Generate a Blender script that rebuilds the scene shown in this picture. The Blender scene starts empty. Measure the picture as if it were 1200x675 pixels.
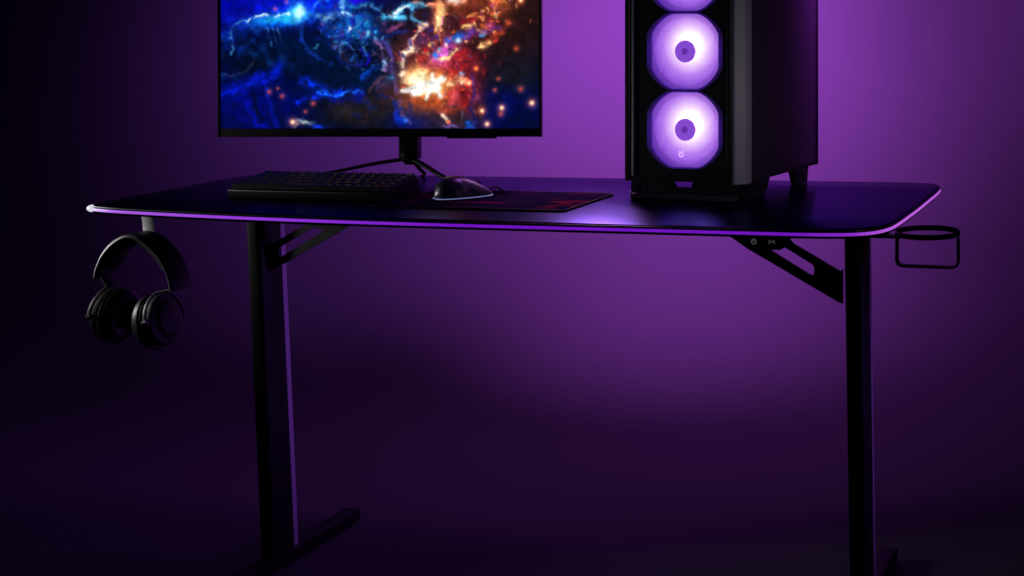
import bpy, bmesh, math, random
import numpy as np
from mathutils import Vector, Matrix
random.seed(7)
PI = math.pi
H = 0.755                      # desktop height above the floor
sc = bpy.context.scene
COL = sc.collection

# ------------------------------------------------------------------ materials
def mat(name, base, rough=0.5, metal=0.0, spec=0.5, emis=None, estr=0.0, bump=0.0, bscale=300.0, rvar=0.0, coat=0.0, tint=None):
    m = bpy.data.materials.new(name); m.use_nodes = True
    nt = m.node_tree; b = nt.nodes['Principled BSDF']
    b.inputs['Base Color'].default_value = (*base, 1)
    b.inputs['Roughness'].default_value = rough
    b.inputs['Metallic'].default_value = metal
    b.inputs['Specular IOR Level'].default_value = spec
    b.inputs['Coat Weight'].default_value = coat
    if coat: b.inputs['Coat Roughness'].default_value = .27
    if tint: b.inputs['Specular Tint'].default_value = (*tint, 1)
    if emis:
        b.inputs['Emission Color'].default_value = (*emis, 1)
        b.inputs['Emission Strength'].default_value = estr
    if bump or rvar:
        tc = nt.nodes.new('ShaderNodeTexCoord')
        n = nt.nodes.new('ShaderNodeTexNoise'); n.inputs['Scale'].default_value = bscale; n.inputs['Detail'].default_value = 4
        nt.links.new(tc.outputs['Object'], n.inputs['Vector'])
        if bump:
            bp = nt.nodes.new('ShaderNodeBump'); bp.inputs['Strength'].default_value = bump; bp.inputs['Distance'].default_value = 0.0005
            nt.links.new(n.outputs['Fac'], bp.inputs['Height']); nt.links.new(bp.outputs['Normal'], b.inputs['Normal'])
        if rvar:
            n2 = nt.nodes.new('ShaderNodeTexNoise'); n2.inputs['Scale'].default_value = 9; n2.inputs['Detail'].default_value = 6
            nt.links.new(tc.outputs['Object'], n2.inputs['Vector'])
            mr = nt.nodes.new('ShaderNodeMapRange'); mr.inputs['To Min'].default_value = max(0.02, rough - rvar); mr.inputs['To Max'].default_value = rough + rvar
            nt.links.new(n2.outputs['Fac'], mr.inputs['Value']); nt.links.new(mr.outputs['Result'], b.inputs['Roughness'])
    return m

def srgb(r, g, b):
    f = lambda c: (c/255/12.92) if c/255 <= 0.04045 else ((c/255+0.055)/1.055)**2.4
    return (f(r), f(g), f(b))

M = {}
M['wall'] = mat('backdrop_paper', (0.15, 0.15, 0.157), 0.9, spec=0.15, bump=0.15, bscale=120)
M['top'] = mat('desk_laminate', (0.07, 0.03, 0.12), 0.22, metal=1.0, coat=.20, bump=0.10, bscale=900, rvar=0.03, tint=(.17, .05, .46))
M['edge'] = mat('desk_edge', (0.030, 0.030, 0.028), 0.35, spec=0.6)
M['metal'] = mat('black_powder_coat', (0.007, 0.006, 0.008), 0.50, spec=0.28, bump=0.10, bscale=1500)
M['plastic'] = mat('black_plastic', (0.014, 0.014, 0.015), 0.38, spec=0.5, bump=0.08, bscale=1200)
M['rimcatch'] = mat('rim_catch_pale', (0.62, 0.60, 0.66), 0.5, metal=.3)
M['rubber'] = mat('black_rubber', (0.012, 0.012, 0.012), 0.75, spec=0.3)
M['bezel'] = mat('monitor_bezel', (0.008, 0.008, 0.009), 0.35)
M['trimgrey'] = mat('grey_metal_edge', (0.30, 0.29, 0.28), 0.3, metal=1.0)
M['casebody'] = mat('case_paint', (0.030, 0.022, 0.034), 0.4, spec=0.5, bump=0.05, bscale=900)
M['casestrip'] = mat('case_corner_strip', (0.50, 0.45, 0.55), 0.45, spec=0.6)
M['glasspanel'] = mat('case_side_panel', (0.085, 0.040, 0.10), 0.30, spec=0.6, rvar=0.04)
M['key'] = mat('keycap_plastic', (0.019, 0.019, 0.020), 0.34, spec=0.6, bump=0.1, bscale=1500)
M['keycase'] = mat('keyboard_case', (0.005, 0.005, 0.005), 0.35, spec=0.5)
M['legend'] = mat('icon_print', (0.55, 0.55, 0.6), 0.5, emis=(0.4, 0.4, 0.5), estr=0.10)
M['hookmat'] = mat('hook_plastic', (0.62, 0.60, 0.64), 0.45)
M['leather'] = mat('ear_pad_leather', (0.022, 0.021, 0.022), 0.42, spec=0.55, bump=0.5, bscale=500)
M['hpshell'] = mat('headphone_shell', (0.034, 0.034, 0.037), 0.5, spec=0.6)
M['hpmetal'] = mat('headphone_metal', (0.13, 0.125, 0.13), 0.45, metal=.5)
M['mouse'] = mat('mouse_shell', (0.10, 0.085, 0.12), 0.34, metal=.7, spec=0.6)
M['mouselight'] = mat('mouse_light', (0.4, 0.4, 0.5), 0.4, emis=srgb(108, 118, 176), estr=1.0)
M['hub'] = mat('fan_hub', (0.05, 0.03, 0.08), 0.5, emis=srgb(130, 72, 205), estr=1.0)
M['hubcap'] = mat('fan_hub_sticker', (0.05, 0.03, 0.08), 0.5, emis=srgb(96, 44, 160), estr=1.0)
M['emblem'] = mat('case_emblem', (0.5, 0.5, 0.6), 0.4, emis=srgb(225, 190, 250), estr=1.0)

def radial_emission(name, stops, strength=1.0, wob=0.0):
    """a lit translucent fan: brightest by the lamps in its hub, weaker towards the blade tips"""
    m = bpy.data.materials.new(name); m.use_nodes = True; nt = m.node_tree
    b = nt.nodes['Principled BSDF']; b.inputs['Base Color'].default_value = (0.25, 0.2, 0.3, 1); b.inputs['Roughness'].default_value = 0.4
    tc = nt.nodes.new('ShaderNodeTexCoord'); sx = nt.nodes.new('ShaderNodeSeparateXYZ'); nt.links.new(tc.outputs['Object'], sx.inputs[0])
    cb = nt.nodes.new('ShaderNodeCombineXYZ'); nt.links.new(sx.outputs['X'], cb.inputs['X']); nt.links.new(sx.outputs['Z'], cb.inputs['Z'])
    ad = nt.nodes.new('ShaderNodeVectorMath'); ad.operation = 'ADD'; ad.inputs[1].default_value = (-0.008, 0, -0.009)
    nt.links.new(cb.outputs[0], ad.inputs[0])
    ln = nt.nodes.new('ShaderNodeVectorMath'); ln.operation = 'LENGTH'; nt.links.new(ad.outputs[0], ln.inputs[0])
    mr = nt.nodes.new('ShaderNodeMapRange'); mr.inputs['From Max'].default_value = 0.082; nt.links.new(ln.outputs['Value'], mr.inputs['Value'])
    cr = nt.nodes.new('ShaderNodeValToRGB'); el = cr.color_ramp.elements
    el[0].position = stops[0][0]; el[0].color = (*stops[0][1], 1); el[1].position = stops[-1][0]; el[1].color = (*stops[-1][1], 1)
    for p, c in stops[1:-1]:
        e = el.new(p); e.color = (*c, 1)
    nt.links.new(mr.outputs['Result'], cr.inputs['Fac']); nt.links.new(cr.outputs['Color'], b.inputs['Emission Color'])
    b.inputs['Emission Strength'].default_value = strength
    return m
FS = [(0.0, (4.0, 1.9, 6.0)), (0.25, (2.6, 1.4, 3.8)), (0.35, (1.0, 0.78, 1.05)), (0.47, srgb(224, 182, 250)), (0.62, srgb(182, 122, 236)), (0.80, srgb(146, 86, 218)), (1.0, srgb(100, 48, 176))]
M['blade'] = radial_emission('fan_blade_lit', FS, 1.0)
M['fanback'] = radial_emission('fan_diffuser_lit', FS, 0.76)

m_ = radial_emission('painted_fan_spill', [(0.0, srgb(60, 26, 140)), (.4, srgb(46, 18, 110)), (.7, srgb(26, 10, 60)), (1.0, srgb(9, 6, 16))], 1.0)
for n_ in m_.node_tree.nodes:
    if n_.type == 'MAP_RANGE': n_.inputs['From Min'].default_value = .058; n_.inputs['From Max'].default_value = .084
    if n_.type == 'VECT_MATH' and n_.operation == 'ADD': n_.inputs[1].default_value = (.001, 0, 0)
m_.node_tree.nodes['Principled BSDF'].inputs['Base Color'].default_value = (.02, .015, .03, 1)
M['halo'] = m_  # fan light spilling round each opening, painted as emission
M['rimglow'] = mat('opening_rim_painted_glow', (.03, .02, .05), .5, emis=srgb(84, 40, 165), estr=1.0)  # fan light falling on the rim, put in as emission
def strip_material():
    m = mat('edge_light_diffuser', (0.25, 0.1, 0.4), 0.35)
    nt = m.node_tree; b = nt.nodes['Principled BSDF']
    tc = nt.nodes.new('ShaderNodeTexCoord'); sx = nt.nodes.new('ShaderNodeSeparateXYZ'); nt.links.new(tc.outputs['Object'], sx.inputs[0])
    mr = nt.nodes.new('ShaderNodeMapRange'); mr.inputs['From Min'].default_value = 0.0; mr.inputs['From Max'].default_value = 1.4
    nt.links.new(sx.outputs['X'], mr.inputs['Value'])
    cr = nt.nodes.new('ShaderNodeValToRGB'); el = cr.color_ramp.elements
    el[0].position = 0.0; el[0].color = (*srgb(205, 190, 225), 1); el[1].position = 1.0; el[1].color = (*srgb(188, 96, 222), 1)
    for p, c in ((0.012, srgb(200, 160, 235)), (0.04, srgb(160, 80, 215)), (0.25, srgb(142, 52, 215)), (0.5, srgb(112, 20, 192)), (0.9, srgb(108, 20, 185)), (0.965, srgb(136, 42, 200))):
        e = el.new(p); e.color = (*c, 1)
    nt.links.new(mr.outputs['Result'], cr.inputs['Fac']); nt.links.new(cr.outputs['Color'], b.inputs['Emission Color'])
    b.inputs['Emission Strength'].default_value = 1.0
    return m
M['strip'] = strip_material()

def pad_material():
    m = mat('mouse_pad_cloth', (0.02, 0.016, 0.03), 1.0, spec=0.0, bump=0.4, bscale=1500)
    nt = m.node_tree; b = nt.nodes['Principled BSDF']
    tc = nt.nodes.new('ShaderNodeTexCoord')
    mp = nt.nodes.new('ShaderNodeMapping'); mp.inputs['Scale'].default_value = (9, 22, 1); mp.inputs['Location'].default_value = (0.35, 0.2, 0)
    n = nt.nodes.new('ShaderNodeTexNoise'); n.inputs['Scale'].default_value = 1.0; n.inputs['Detail'].default_value = 3; n.inputs['Distortion'].default_value = 1.2
    nt.links.new(tc.outputs['Object'], mp.inputs[0]); nt.links.new(mp.outputs[0], n.inputs['Vector'])
    cr = nt.nodes.new('ShaderNodeValToRGB'); el = cr.color_ramp.elements
    el[0].position = 0.53; el[0].color = (0.012, 0.007, 0.026, 1); el[1].position = 0.64; el[1].color = (0.11, 0.010, 0.026, 1)
    nt.links.new(n.outputs['Fac'], cr.inputs['Fac']); nt.links.new(cr.outputs['Color'], b.inputs['Base Color'])
    return m
M['pad'] = pad_material()

# ------------------------------------------------------------------ mesh helpers
def link(o, parent=None):
    COL.objects.link(o)
    if parent: o.parent = parent
    return o

def obj(name, bm, m, parent=None, smooth=True, angle=35):
    bmesh.ops.recalc_face_normals(bm, faces=bm.faces)
    me = bpy.data.meshes.new(name); bm.to_mesh(me); bm.free()
    me.materials.append(m)
    if smooth:
        me.polygons.foreach_set('use_smooth', [True]*len(me.polygons))
        me.set_sharp_from_angle(angle=math.radians(angle))
    return link(bpy.data.objects.new(name, me), parent)

def thing(name, label, cat, loc=(0, 0, 0), rotz=0.0, group=None):
    o = bpy.data.objects.new(name, None); COL.objects.link(o)
    o.location = loc; o.rotation_euler = (0, 0, rotz)
    o['label'] = label; o['category'] = cat
    if group: o['group'] = group
    return o

def box(bm, x0, x1, y0, y1, z0, z1, bev=0.0, seg=2, mtx=None):
    r = bmesh.ops.create_cube(bm, size=1.0); vs = r['verts']
    for v in vs:
        v.co = Vector(((x0+x1)/2+v.co.x*(x1-x0), (y0+y1)/2+v.co.y*(y1-y0), (z0+z1)/2+v.co.z*(z1-z0)))
    if bev:
        es = list({e for v in vs for e in v.link_edges})
        q = bmesh.ops.bevel(bm, geom=es, offset=bev, segments=seg, affect='EDGES', profile=0.6)
        vs = list({v for f in q['faces'] for v in f.verts} | {v for v in vs if v.is_valid})
    if mtx is not None: bmesh.ops.transform(bm, matrix=mtx, verts=vs)
    return vs

def newbox(*a, **k):
    bm = bmesh.new(); box(bm, *a, **k); return bm

def catmull(pts, n=8, closed=False):
    P = [Vector(p) for p in pts]; out = []
    N = len(P); rng = range(N if closed else N-1)
    for i in rng:
        g = lambda k: P[k % N] if closed else P[max(0, min(N-1, k))]
        p0, p1, p2, p3 = g(i-1), g(i), g(i+1), g(i+2)
        for j in range(n):
            t = j/n
            out.append(0.5*((2*p1)+(p2-p0)*t+(2*p0-5*p1+4*p2-p3)*t*t+(3*p1-p0-3*p2+p3)*t**3))
    if not closed: out.append(P[-1])
    return out

def sweep(bm, path, section, up=Vector((0, 0, 1)), closed=False, scales=None):
    """section: list of (a,b): a along side vector, b along the up-ish vector"""
    n = len(path); rings = []
    for i, p in enumerate(path):
        a = path[(i-1) % n] if (closed or i > 0) else path[i]
        b = path[(i+1) % n] if (closed or i < n-1) else path[i]
        t = (b-a).normalized(); s = t.cross(up)
        if s.length < 1e-5: s = t.cross(Vector((0, 1, 0)))
        s.normalize(); u = s.cross(t).normalized()
        k = scales[i] if scales else 1.0
        rings.append([bm.verts.new(p+s*(x*k)+u*(y*k)) for x, y in section])
    m = len(section)
    for i in range(n if closed else n-1):
        A, B = rings[i], rings[(i+1) % n]
        for j in range(m):
            bm.faces.new((A[j], A[(j+1) % m], B[(j+1) % m], B[j]))
    if not closed:
        bm.faces.new(rings[0]); bm.faces.new(list(reversed(rings[-1])))

def circ(r, n=10, ry=None):
    return [(r*math.cos(2*PI*i/n), (ry or r)*math.sin(2*PI*i/n)) for i in range(n)]
def rrect(w, h, r, n=3):
    o = []
    for cx, cy, a in ((w/2-r, h/2-r, 0), (-w/2+r, h/2-r, 90), (-w/2+r, -h/2+r, 180), (w/2-r, -h/2+r, 270)):
        for i in range(n+1):
            t = math.radians(a+90*i/n); o.append((cx+r*math.cos(t), cy+r*math.sin(t)))
    return o
def tube(bm, pts, r, n=10, up=Vector((0, 0, 1)), smooth=6):
    sweep(bm, catmull(pts, smooth) if smooth else [Vector(p) for p in pts], circ(r, n), up)

def lathe(bm, prof, axis='X', c=(0, 0, 0), n=40, sy=1.0, sz=1.0):
    """prof: (position along axis, radius)"""
    c = Vector(c); rings = []
    for a, r in prof:
        ring = []
        for i in range(n):
            t = 2*PI*i/n; u, v = r*math.cos(t)*sy, r*math.sin(t)*sz
            q = Vector((a, u, v)) if axis == 'X' else (Vector((u, a, v)) if axis == 'Y' else Vector((u, v, a)))
            ring.append(bm.verts.new(c+q))
        rings.append(ring)
    for A, B in zip(rings, rings[1:]):
        for j in range(n): bm.faces.new((A[j], A[(j+1) % n], B[(j+1) % n], B[j]))
    bm.faces.new(rings[0]); bm.faces.new(list(reversed(rings[-1])))

def prism(bm, poly, y0, y1, holes=()):
    """polygon in XZ (with holes) extruded from y0 to y1, filled with triangulation"""
    es = []; loops = [poly]+list(holes); top = []
    for lp in loops:
        vs = [bm.verts.new((x, y0, z)) for x, z in lp]; top.append(vs)
        for i in range(len(vs)): es.append(bm.edges.new((vs[i], vs[(i+1) % len(vs)])))
    r = bmesh.ops.triangle_fill(bm, edges=es, use_beauty=True)
    fs = [g for g in r['geom'] if isinstance(g, bmesh.types.BMFace)]
    ex = bmesh.ops.extrude_face_region(bm, geom=fs)
    for g in ex['geom']:
        if isinstance(g, bmesh.types.BMVert): g.co.y = y1

def round_poly(poly, r, n=4):
    out = []; N = len(poly)
    for i in range(N):
        p = Vector(poly[i]); a = Vector(poly[i-1])-p; b = Vector(poly[(i+1) % N])-p
        rr = min(r, a.length*0.45, b.length*0.45)
        A = p+a.normalized()*rr; B = p+b.normalized()*rr
        for k in range(n+1):
            t = k/n; q = A*(1-t)**2+p*2*t*(1-t)+B*t*t; out.append((q.x, q.y))
    return out

# ------------------------------------------------------------------ the setting
# seamless studio backdrop: paper floor that curves up into the wall
bm = bmesh.new(); r_ = .45; yw = 1.6
prof = [(-6.0, 0.0), (-2.0, 0.0), (0.0, 0.0), (yw-r_, 0.0)]+[(yw-r_+r_*math.sin(t), r_-r_*math.cos(t)) for t in [PI/2*k/24 for k in range(1, 25)]]+[(yw, 1.5), (yw, 3.2)]
L_ = [[bm.verts.new((x, y, z)) for y, z in prof] for x in (-5.0, 6.0)]
O_ = [[bm.verts.new((x, y+.05, z-.05)) for y, z in prof] for x in (-5.0, 6.0)]
for k in range(len(prof)-1):
    bm.faces.new((L_[0][k], L_[0][k+1], L_[1][k+1], L_[1][k])); bm.faces.new((O_[0][k], O_[0][k+1], O_[1][k+1], O_[1][k]))
for a_, b_ in ((L_[0], O_[0]), (L_[1], O_[1])):
    for k in range(len(prof)-1): bm.faces.new((a_[k], a_[k+1], b_[k+1], b_[k]))
for k in (0, len(prof)-1): bm.faces.new((L_[0][k], L_[1][k], O_[1][k], O_[0][k]))
bd = obj('backdrop', bm, M['wall'], angle=20); bd['kind'] = 'structure'

# ------------------------------------------------------------------ desk
desk = thing('gaming_desk', 'black gaming desk with a glowing purple edge strip and angled metal legs', 'desk', (0, 0, H))
front = [(0.0, .036), (.020, .029), (.085, .016), (.27, -.004), (.45, -.015), (.60, -.018), (.80, -.017), (1.0, -.013), (1.14, -.011), (1.25, -.009), (1.31, -.004)]
corner = [(1.349, .006), (1.375, .027), (1.389, .060), (1.394, .104)]
right = [(1.395, .19), (1.395, .283), (1.393, .40), (1.391, .50), (1.387, .55)]
rest = [(1.376, .583), (1.35, .597), (1.29, .601), (1.138, .592), (.737, .567), (.24, .535), (.0, .520), (-.03, .505), (-.047, .47), (-.048, .42), (-.042, .33), (-.028, .189), (-.014, .084), (-.008, .050)]
outline = [Vector((p.x, p.y, 0)) for p in catmull([(x, y, 0) for x, y in front+corner+right+rest], 5, closed=True)]
def slab(outl, z0, z1, bev):
    bm = bmesh.new()
    def off(d):
        n = len(outl); o = []
        for i in range(n):
            t = (outl[(i+1) % n]-outl[i-1]).normalized(); o.append(outl[i]+Vector((-t.y, t.x, 0))*d)
        return o
    levels = [(z1, bev*1.6), (z1-bev*0.25, bev*0.5), (z1-bev, 0), (z0+bev*0.4, 0), (z0, bev*0.4)]
    rings = [[bm.verts.new((p.x, p.y, z)) for p in off(d)] for z, d in levels]
    for A, B in zip(rings, rings[1:]):
        for j in range(len(A)): bm.faces.new((A[j], A[(j+1) % len(A)], B[(j+1) % len(A)], B[j]))
    bm.faces.new(rings[0]); bm.faces.new(list(reversed(rings[-1])))
    return bm
obj('tabletop', slab(outline, -.015, 0, .0035), M['top'], desk, angle=50)
# lit strip let into the front and right edges
sp = catmull([(x, y, -.0085) for x, y in front+corner+right], 6)
sp = [Vector(p) for p in sp][2:]
bm = bmesh.new(); sweep(bm, sp, rrect(.0034, .0047, .0012, 2)); obj('light_strip', bm, M['strip'], desk)
bm = bmesh.new(); sweep(bm, [p+Vector((0, 0, .0048)) for p in sp], rrect(.0024, .0030, .0011, 2)); obj('edge_moulding', bm, M['edge'], desk)
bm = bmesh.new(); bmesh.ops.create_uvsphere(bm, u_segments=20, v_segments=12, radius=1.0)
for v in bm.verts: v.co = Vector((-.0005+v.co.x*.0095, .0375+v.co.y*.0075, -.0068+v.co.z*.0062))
obj('tip_highlight', bm, mat('tip_highlight_glow', (.8, .8, .8), .4, emis=srgb(225, 222, 238), estr=.9), desk)  # glowing bead stands for the key light's highlight on the desk tip

def leg_mesh(x, w=.033, d=.072):
    bm = bmesh.new(); z0 = -.020; z1 = -.722; lean = .045
    y = .298
    path = [Vector((x+w/2, y+d/2, z0)), Vector((x+w/2, y+d/2+lean, z1))]
    sweep(bm, path, rrect(w, d, .011, 5), up=Vector((0, 1, 0)))
    return bm
for x0 in (.0835, 1.2585):
    lg = obj('leg', leg_mesh(x0), M['metal'], desk)
    bm = bmesh.new(); sweep(bm, [Vector((x0+.0325, .3620, -.022)), Vector((x0+.0325, .3620+.045, -.721))], rrect(.0030, .0125, .0014, 3), up=Vector((0, 1, 0)))
    obj('rim_catch_strip', bm, M['rimcatch'], lg)  # pale strip added so the leg edge shows a bright rim
    bmf = bmesh.new()
    sweep(bmf, [Vector((x0+.0155, -.01, -.739)), Vector((x0+.0155, .615, -.739))], rrect(.034, .026, .004, 3))
    ft = obj('foot', bmf, M['metal'], desk)
    for yy in (.02, .590):
        b2 = bmesh.new(); lathe(b2, [(-.755, .011), (-.7525, .012)], 'Z', (x0+.0155, yy, 0), 20); obj('glide', b2, M['rubber'], ft)
    obj('top_plate', newbox(x0-.01, x0+.043, .06, .53, -.0195, -.0155, bev=.001), M['metal'], desk)
obj('cross_beam', newbox(.116, 1.2575, .345, .385, -.046, -.0165, bev=.004), M['metal'], desk)

OUT = [(1.041, -.058), (1.084, -.088), (1.249, -.175), (1.2615, -.177), (1.2615, -.119), (1.254, -.123), (1.168, -.075), (1.163, -.069), (1.165, -.063), (1.173, -.016), (1.02, -.016)]
OUT = [(1.020, -.0160), (1.020, -.044), (1.041, -.059), (1.084, -.087), (1.249, -.175), (1.2580, -.178), (1.2580, -.117), (1.254, -.1225), (1.169, -.0765), (1.1625, -.070), (1.163, -.062), (1.171, -.056), (1.2580, -.050), (1.2580, -.016)]
HOLE = [(1.125, -.088), (1.136, -.0872), (1.149, -.0833), (1.155, -.084), (1.203, -.111), (1.2065, -.116), (1.2065, -.127), (1.203, -.131), (1.197, -.129)]
bm = bmesh.new(); prism(bm, OUT, .300, .306, [HOLE])
br = obj('bracket', bm, M['metal'], desk, smooth=False)
bm = bmesh.new(); prism(bm, round_poly([(1.060, -.056), (1.088, -.0875), (1.1495, -.0870), (1.160, -.075), (1.160, -.056)], .006), .2945, .2995)
cp = obj('control_panel', bm, M['plastic'], br, smooth=False)
bm = bmesh.new()   # ring-shaped power symbol and an M-shaped symbol, printed
sweep(bm, [Vector((1.0985+.0042*math.cos(t), .2940, -.0735+.0042*math.sin(t))) for t in [2*PI*i/24 for i in range(24)]], circ(.0011, 6), up=Vector((0, 1, 0)), closed=True)
tube(bm, [(1.0985, .294, -.0735), (1.0985, .294, -.0680)], .0010, 6, Vector((0, 1, 0)), 0)
obj('icon', bm, M['legend'], cp)
bm = bmesh.new()
sweep(bm, [Vector(p) for p in ((1.1265, .294, -.0765), (1.1270, .294, -.0695), (1.1312, .294, -.0740), (1.1354, .294, -.0695), (1.1360, .294, -.0765))], circ(.0011, 6), up=Vector((0, 1, 0)))
obj('icon', bm, M['legend'], cp)
HOLE2 = [(1.125, -.088), (1.136, -.0872), (1.149, -.0833), (1.155, -.084), (1.229, -.1245), (1.2345, -.130), (1.2345, -.143), (1.231, -.147), (1.225, -.1450)]
# the same kind of bracket on the other leg, smaller and mirrored
def mir(p, s=.90): return (.1160+(1.2580-p[0])*s, -.016+(p[1]+.016)*s*1.02)
bm = bmesh.new(); prism(bm, [mir(p) for p in OUT], .328, .334, [[mir(p) for p in HOLE2]])
obj('bracket', bm, mat('bracket_key_lit', (0.05, 0.05, 0.05), .4), desk, smooth=False)  # paler than the other bracket, to stand for key light on its bars
# headphone hook below the left end
bm = bmesh.new()
hx, hy = .0265, .131
sweep(bm, [Vector(p) for p in ((hx-.005, hy, -.016), (hx, hy, -.040), (hx+.003, hy, -.066), (hx+.003, hy-.003, -.0715), (hx+.003, hy-.010, -.0735), (hx+.003, .095, -.0735), (hx+.003, .086, -.0735))], rrect(.0245, .0028, .001, 2), up=Vector((0, -1, .15)))
obj('headphone_hook', bm, M['hookmat'], desk)

# cup holder at the right corner
ch = obj('cup_holder', newbox(1.36, 1.412, .050, .074, -.0205, -.0160, bev=.001), M['metal'], desk)
C0 = Vector((1.4515, .062, -.0115)); R0 = .0485
bm = bmesh.new()
sweep(bm, [C0+Vector((R0*math.cos(t), R0*math.sin(t), 0)) for t in [2*PI*i/56 for i in range(56)]], rrect(.0034, .0084, .0014, 2), closed=True)
obj('ring', bm, M['metal'], ch)
bm = bmesh.new()
up = [(C0.x-R0+.001, -.018), (C0.x-R0+.0005, -.055), (C0.x-R0+.003, -.0610), (C0.x-R0+.009, -.0635), (C0.x+R0-.009, -.0635), (C0.x+R0-.003, -.0610), (C0.x+R0-.0005, -.055), (C0.x+R0-.001, -.018)]
sweep(bm, [Vector((x, C0.y, z)) for x, z in up], [(b, a) for a, b in rrect(.0160, .0034, .0012, 2)], up=Vector((0, 1, 0)))
ob = obj('strap', bm, M['metal'], ch)

# ------------------------------------------------------------------ headphones
hp = thing('headphones', 'black over-ear headphones hanging from the hook below the left end of the desk', 'headphones', (0, 0, H))
hp.location = (0, 0, H)
rim = [(-.036, -.137), (-.034, -.124), (-.021, -.097), (0.0, -.075), (.027, -.0625), (.056, -.068), (.088, -.092), (.108, -.123), (.1165, -.155)]
path = catmull([(x, .1025, z) for x, z in rim], 6)
bm = bmesh.new(); sweep(bm, path, [(b, a) for a, b in rrect(.046, .0105, .004, 3)], up=Vector((0, 1, 0))); hb = obj('headband', bm, M['leather'], hp)
# hugging inner cushion
inner = []
cc = Vector((.040, .1025, -.150))
for p in path[8:-8]:
    inner.append(p+(cc-p).normalized()*.0075)
bm = bmesh.new(); sweep(bm, inner, [(b, a) for a, b in rrect(.038, .012, .005, 3)], up=Vector((0, 1, 0))); obj('head_cushion', bm, M['leather'], hb)
for yy in (.0800, .1255):
    bm = bmesh.new(); sweep(bm, [Vector((p.x, yy, p.z)) for p in path], circ(.0023, 8), up=Vector((0, 1, 0))); obj('rim_wire', bm, M['hpmetal'] if yy < .1 else M['hpshell'], hb)
def cup(cx, cz, side, tilt):
    """side -1: shell faces -X (left cup); +1 shell faces +X"""
    T = Matrix.Translation((cx, .1025, cz)) @ Matrix.Rotation(tilt, 4, 'Y') @ Matrix.Scale(1.0, 4)
    def put(bm): bmesh.ops.transform(bm, matrix=T, verts=bm.verts)
    s = side
    bm = bmesh.new()
    lathe(bm, [(s*.000, .016), (s*.000, .033), (s*.004, .0395), (s*.012, .042), (s*.019, .041), (s*.021, .037), (s*.022, .030), (s*.029, .026), (s*.031, .018), (s*.0315, .004)], 'X', n=48, sy=.92, sz=1.08); put(bm)
    c = obj('ear_cup', bm, M['hpshell'], hp)
    bm = bmesh.new()
    prof = [(-.001, .020), (-.006, .018), (-.014, .020), (-.019, .026), (-.0205, .033), (-.018, .040), (-.012, .0445), (-.004, .0450), (.000, .041)]
    lathe(bm, [(s*a, r) for a, r in prof], 'X', n=48, sy=.92, sz=1.08); put(bm)
    # hollow the listening side
    e = obj('ear_cushion', bm, M['leather'], c)
    bm = bmesh.new()
    sweep(bm, [Vector((s*.0015, .0425*.92*math.cos(t), .0425*1.08*math.sin(t))) for t in [2*PI*i/48 for i in range(48)]], circ(.0014, 6), up=Vector((1, 0, 0)), closed=True); put(bm)
    obj('trim_ring', bm, M['hpmetal'], c)
    bm = bmesh.new()
    arc = [Vector((s*.016, .0445*math.cos(t), .050*math.sin(t))) for t in [math.radians(a) for a in range(-5, 186, 12)]]
    sweep(bm, arc, rrect(.0035, .0065, .0012, 2), up=Vector((1, 0, 0)))
    for q in (0, -1):
        lathe(bm, [(s*.012, .005), (s*.020, .005)], 'X', c=(0, arc[q].y*.97, arc[q].z), n=14)
    put(bm)
    obj('yoke', bm, M['hpmetal'], c)
    return T
TL = cup(-.013, -.2050, -1, math.radians(7))
TR = cup(.0690, -.2130, 1, math.radians(-13))
for T, s, e in ((TL, -1, (-.036, .1025, -.130)), (TR, 1, (.1165, .1025, -.150))):
    bm = bmesh.new(); a = T @ Vector((s*.016, 0, .050))
    e = Vector(e)
    sweep(bm, catmull([e, e*.55+a*.45+Vector((s*.003, 0, 0)), a], 4), [(p[1], p[0]) for p in rrect(.021, .0050, .0016, 2)], up=Vector((0, 1, 0)))
    obj('slider_arm', bm, M['hpshell'], hp)

# ------------------------------------------------------------------ monitor
YAW = .186
mon = thing('computer_monitor', 'wide black monitor showing blue and orange fantasy artwork', 'monitor', (.300, .500, H), YAW)
inv = Matrix.Rotation(-YAW, 3, 'Z')
def L(x, y, z=0.0):     # desk frame -> monitor frame
    v = inv @ Vector((x-.300, y-.500, 0)); return Vector((v.x, v.y, z))
pc = L(.3065, .395)     # bottom centre of the panel front
PW, PH = .628, .372; pz = .0905; fy = pc.y
x0, x1 = pc.x-PW/2, pc.x+PW/2
bm = newbox(x0, x1, fy+.0022, fy+.012, pz, pz+PH, bev=.0015)
hs = obj('housing', bm, M['bezel'], mon)
bm = bmesh.new(); box(bm, x0+.05, x1-.05, fy+.012, fy+.034, pz+.03, pz+PH-.05, bev=.009, seg=3); obj('rear_cover', bm, M['plastic'], hs)
obj('chin', newbox(x0+.0015, x1-.0015, fy-.0008, fy+.0020, pz+.0004, pz+.0165, bev=.0008), M['bezel'], hs)
for a, b, c, d in ((x0, x0+.0055, pz, pz+PH), (x1-.0040, x1, pz, pz+PH), (x0+.0057, x1-.0042, pz+PH-.006, pz+PH)):
    obj('bezel_edge', newbox(a, b, fy-.0014, fy+.0020, c, d, bev=.0007), M['plastic'], hs)
obj('control_bar', newbox(pc.x+.130, pc.x+.225, fy+.001, fy+.010, pz-.0030, pz+.0002, bev=.001), M['bezel'], hs)

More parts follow.
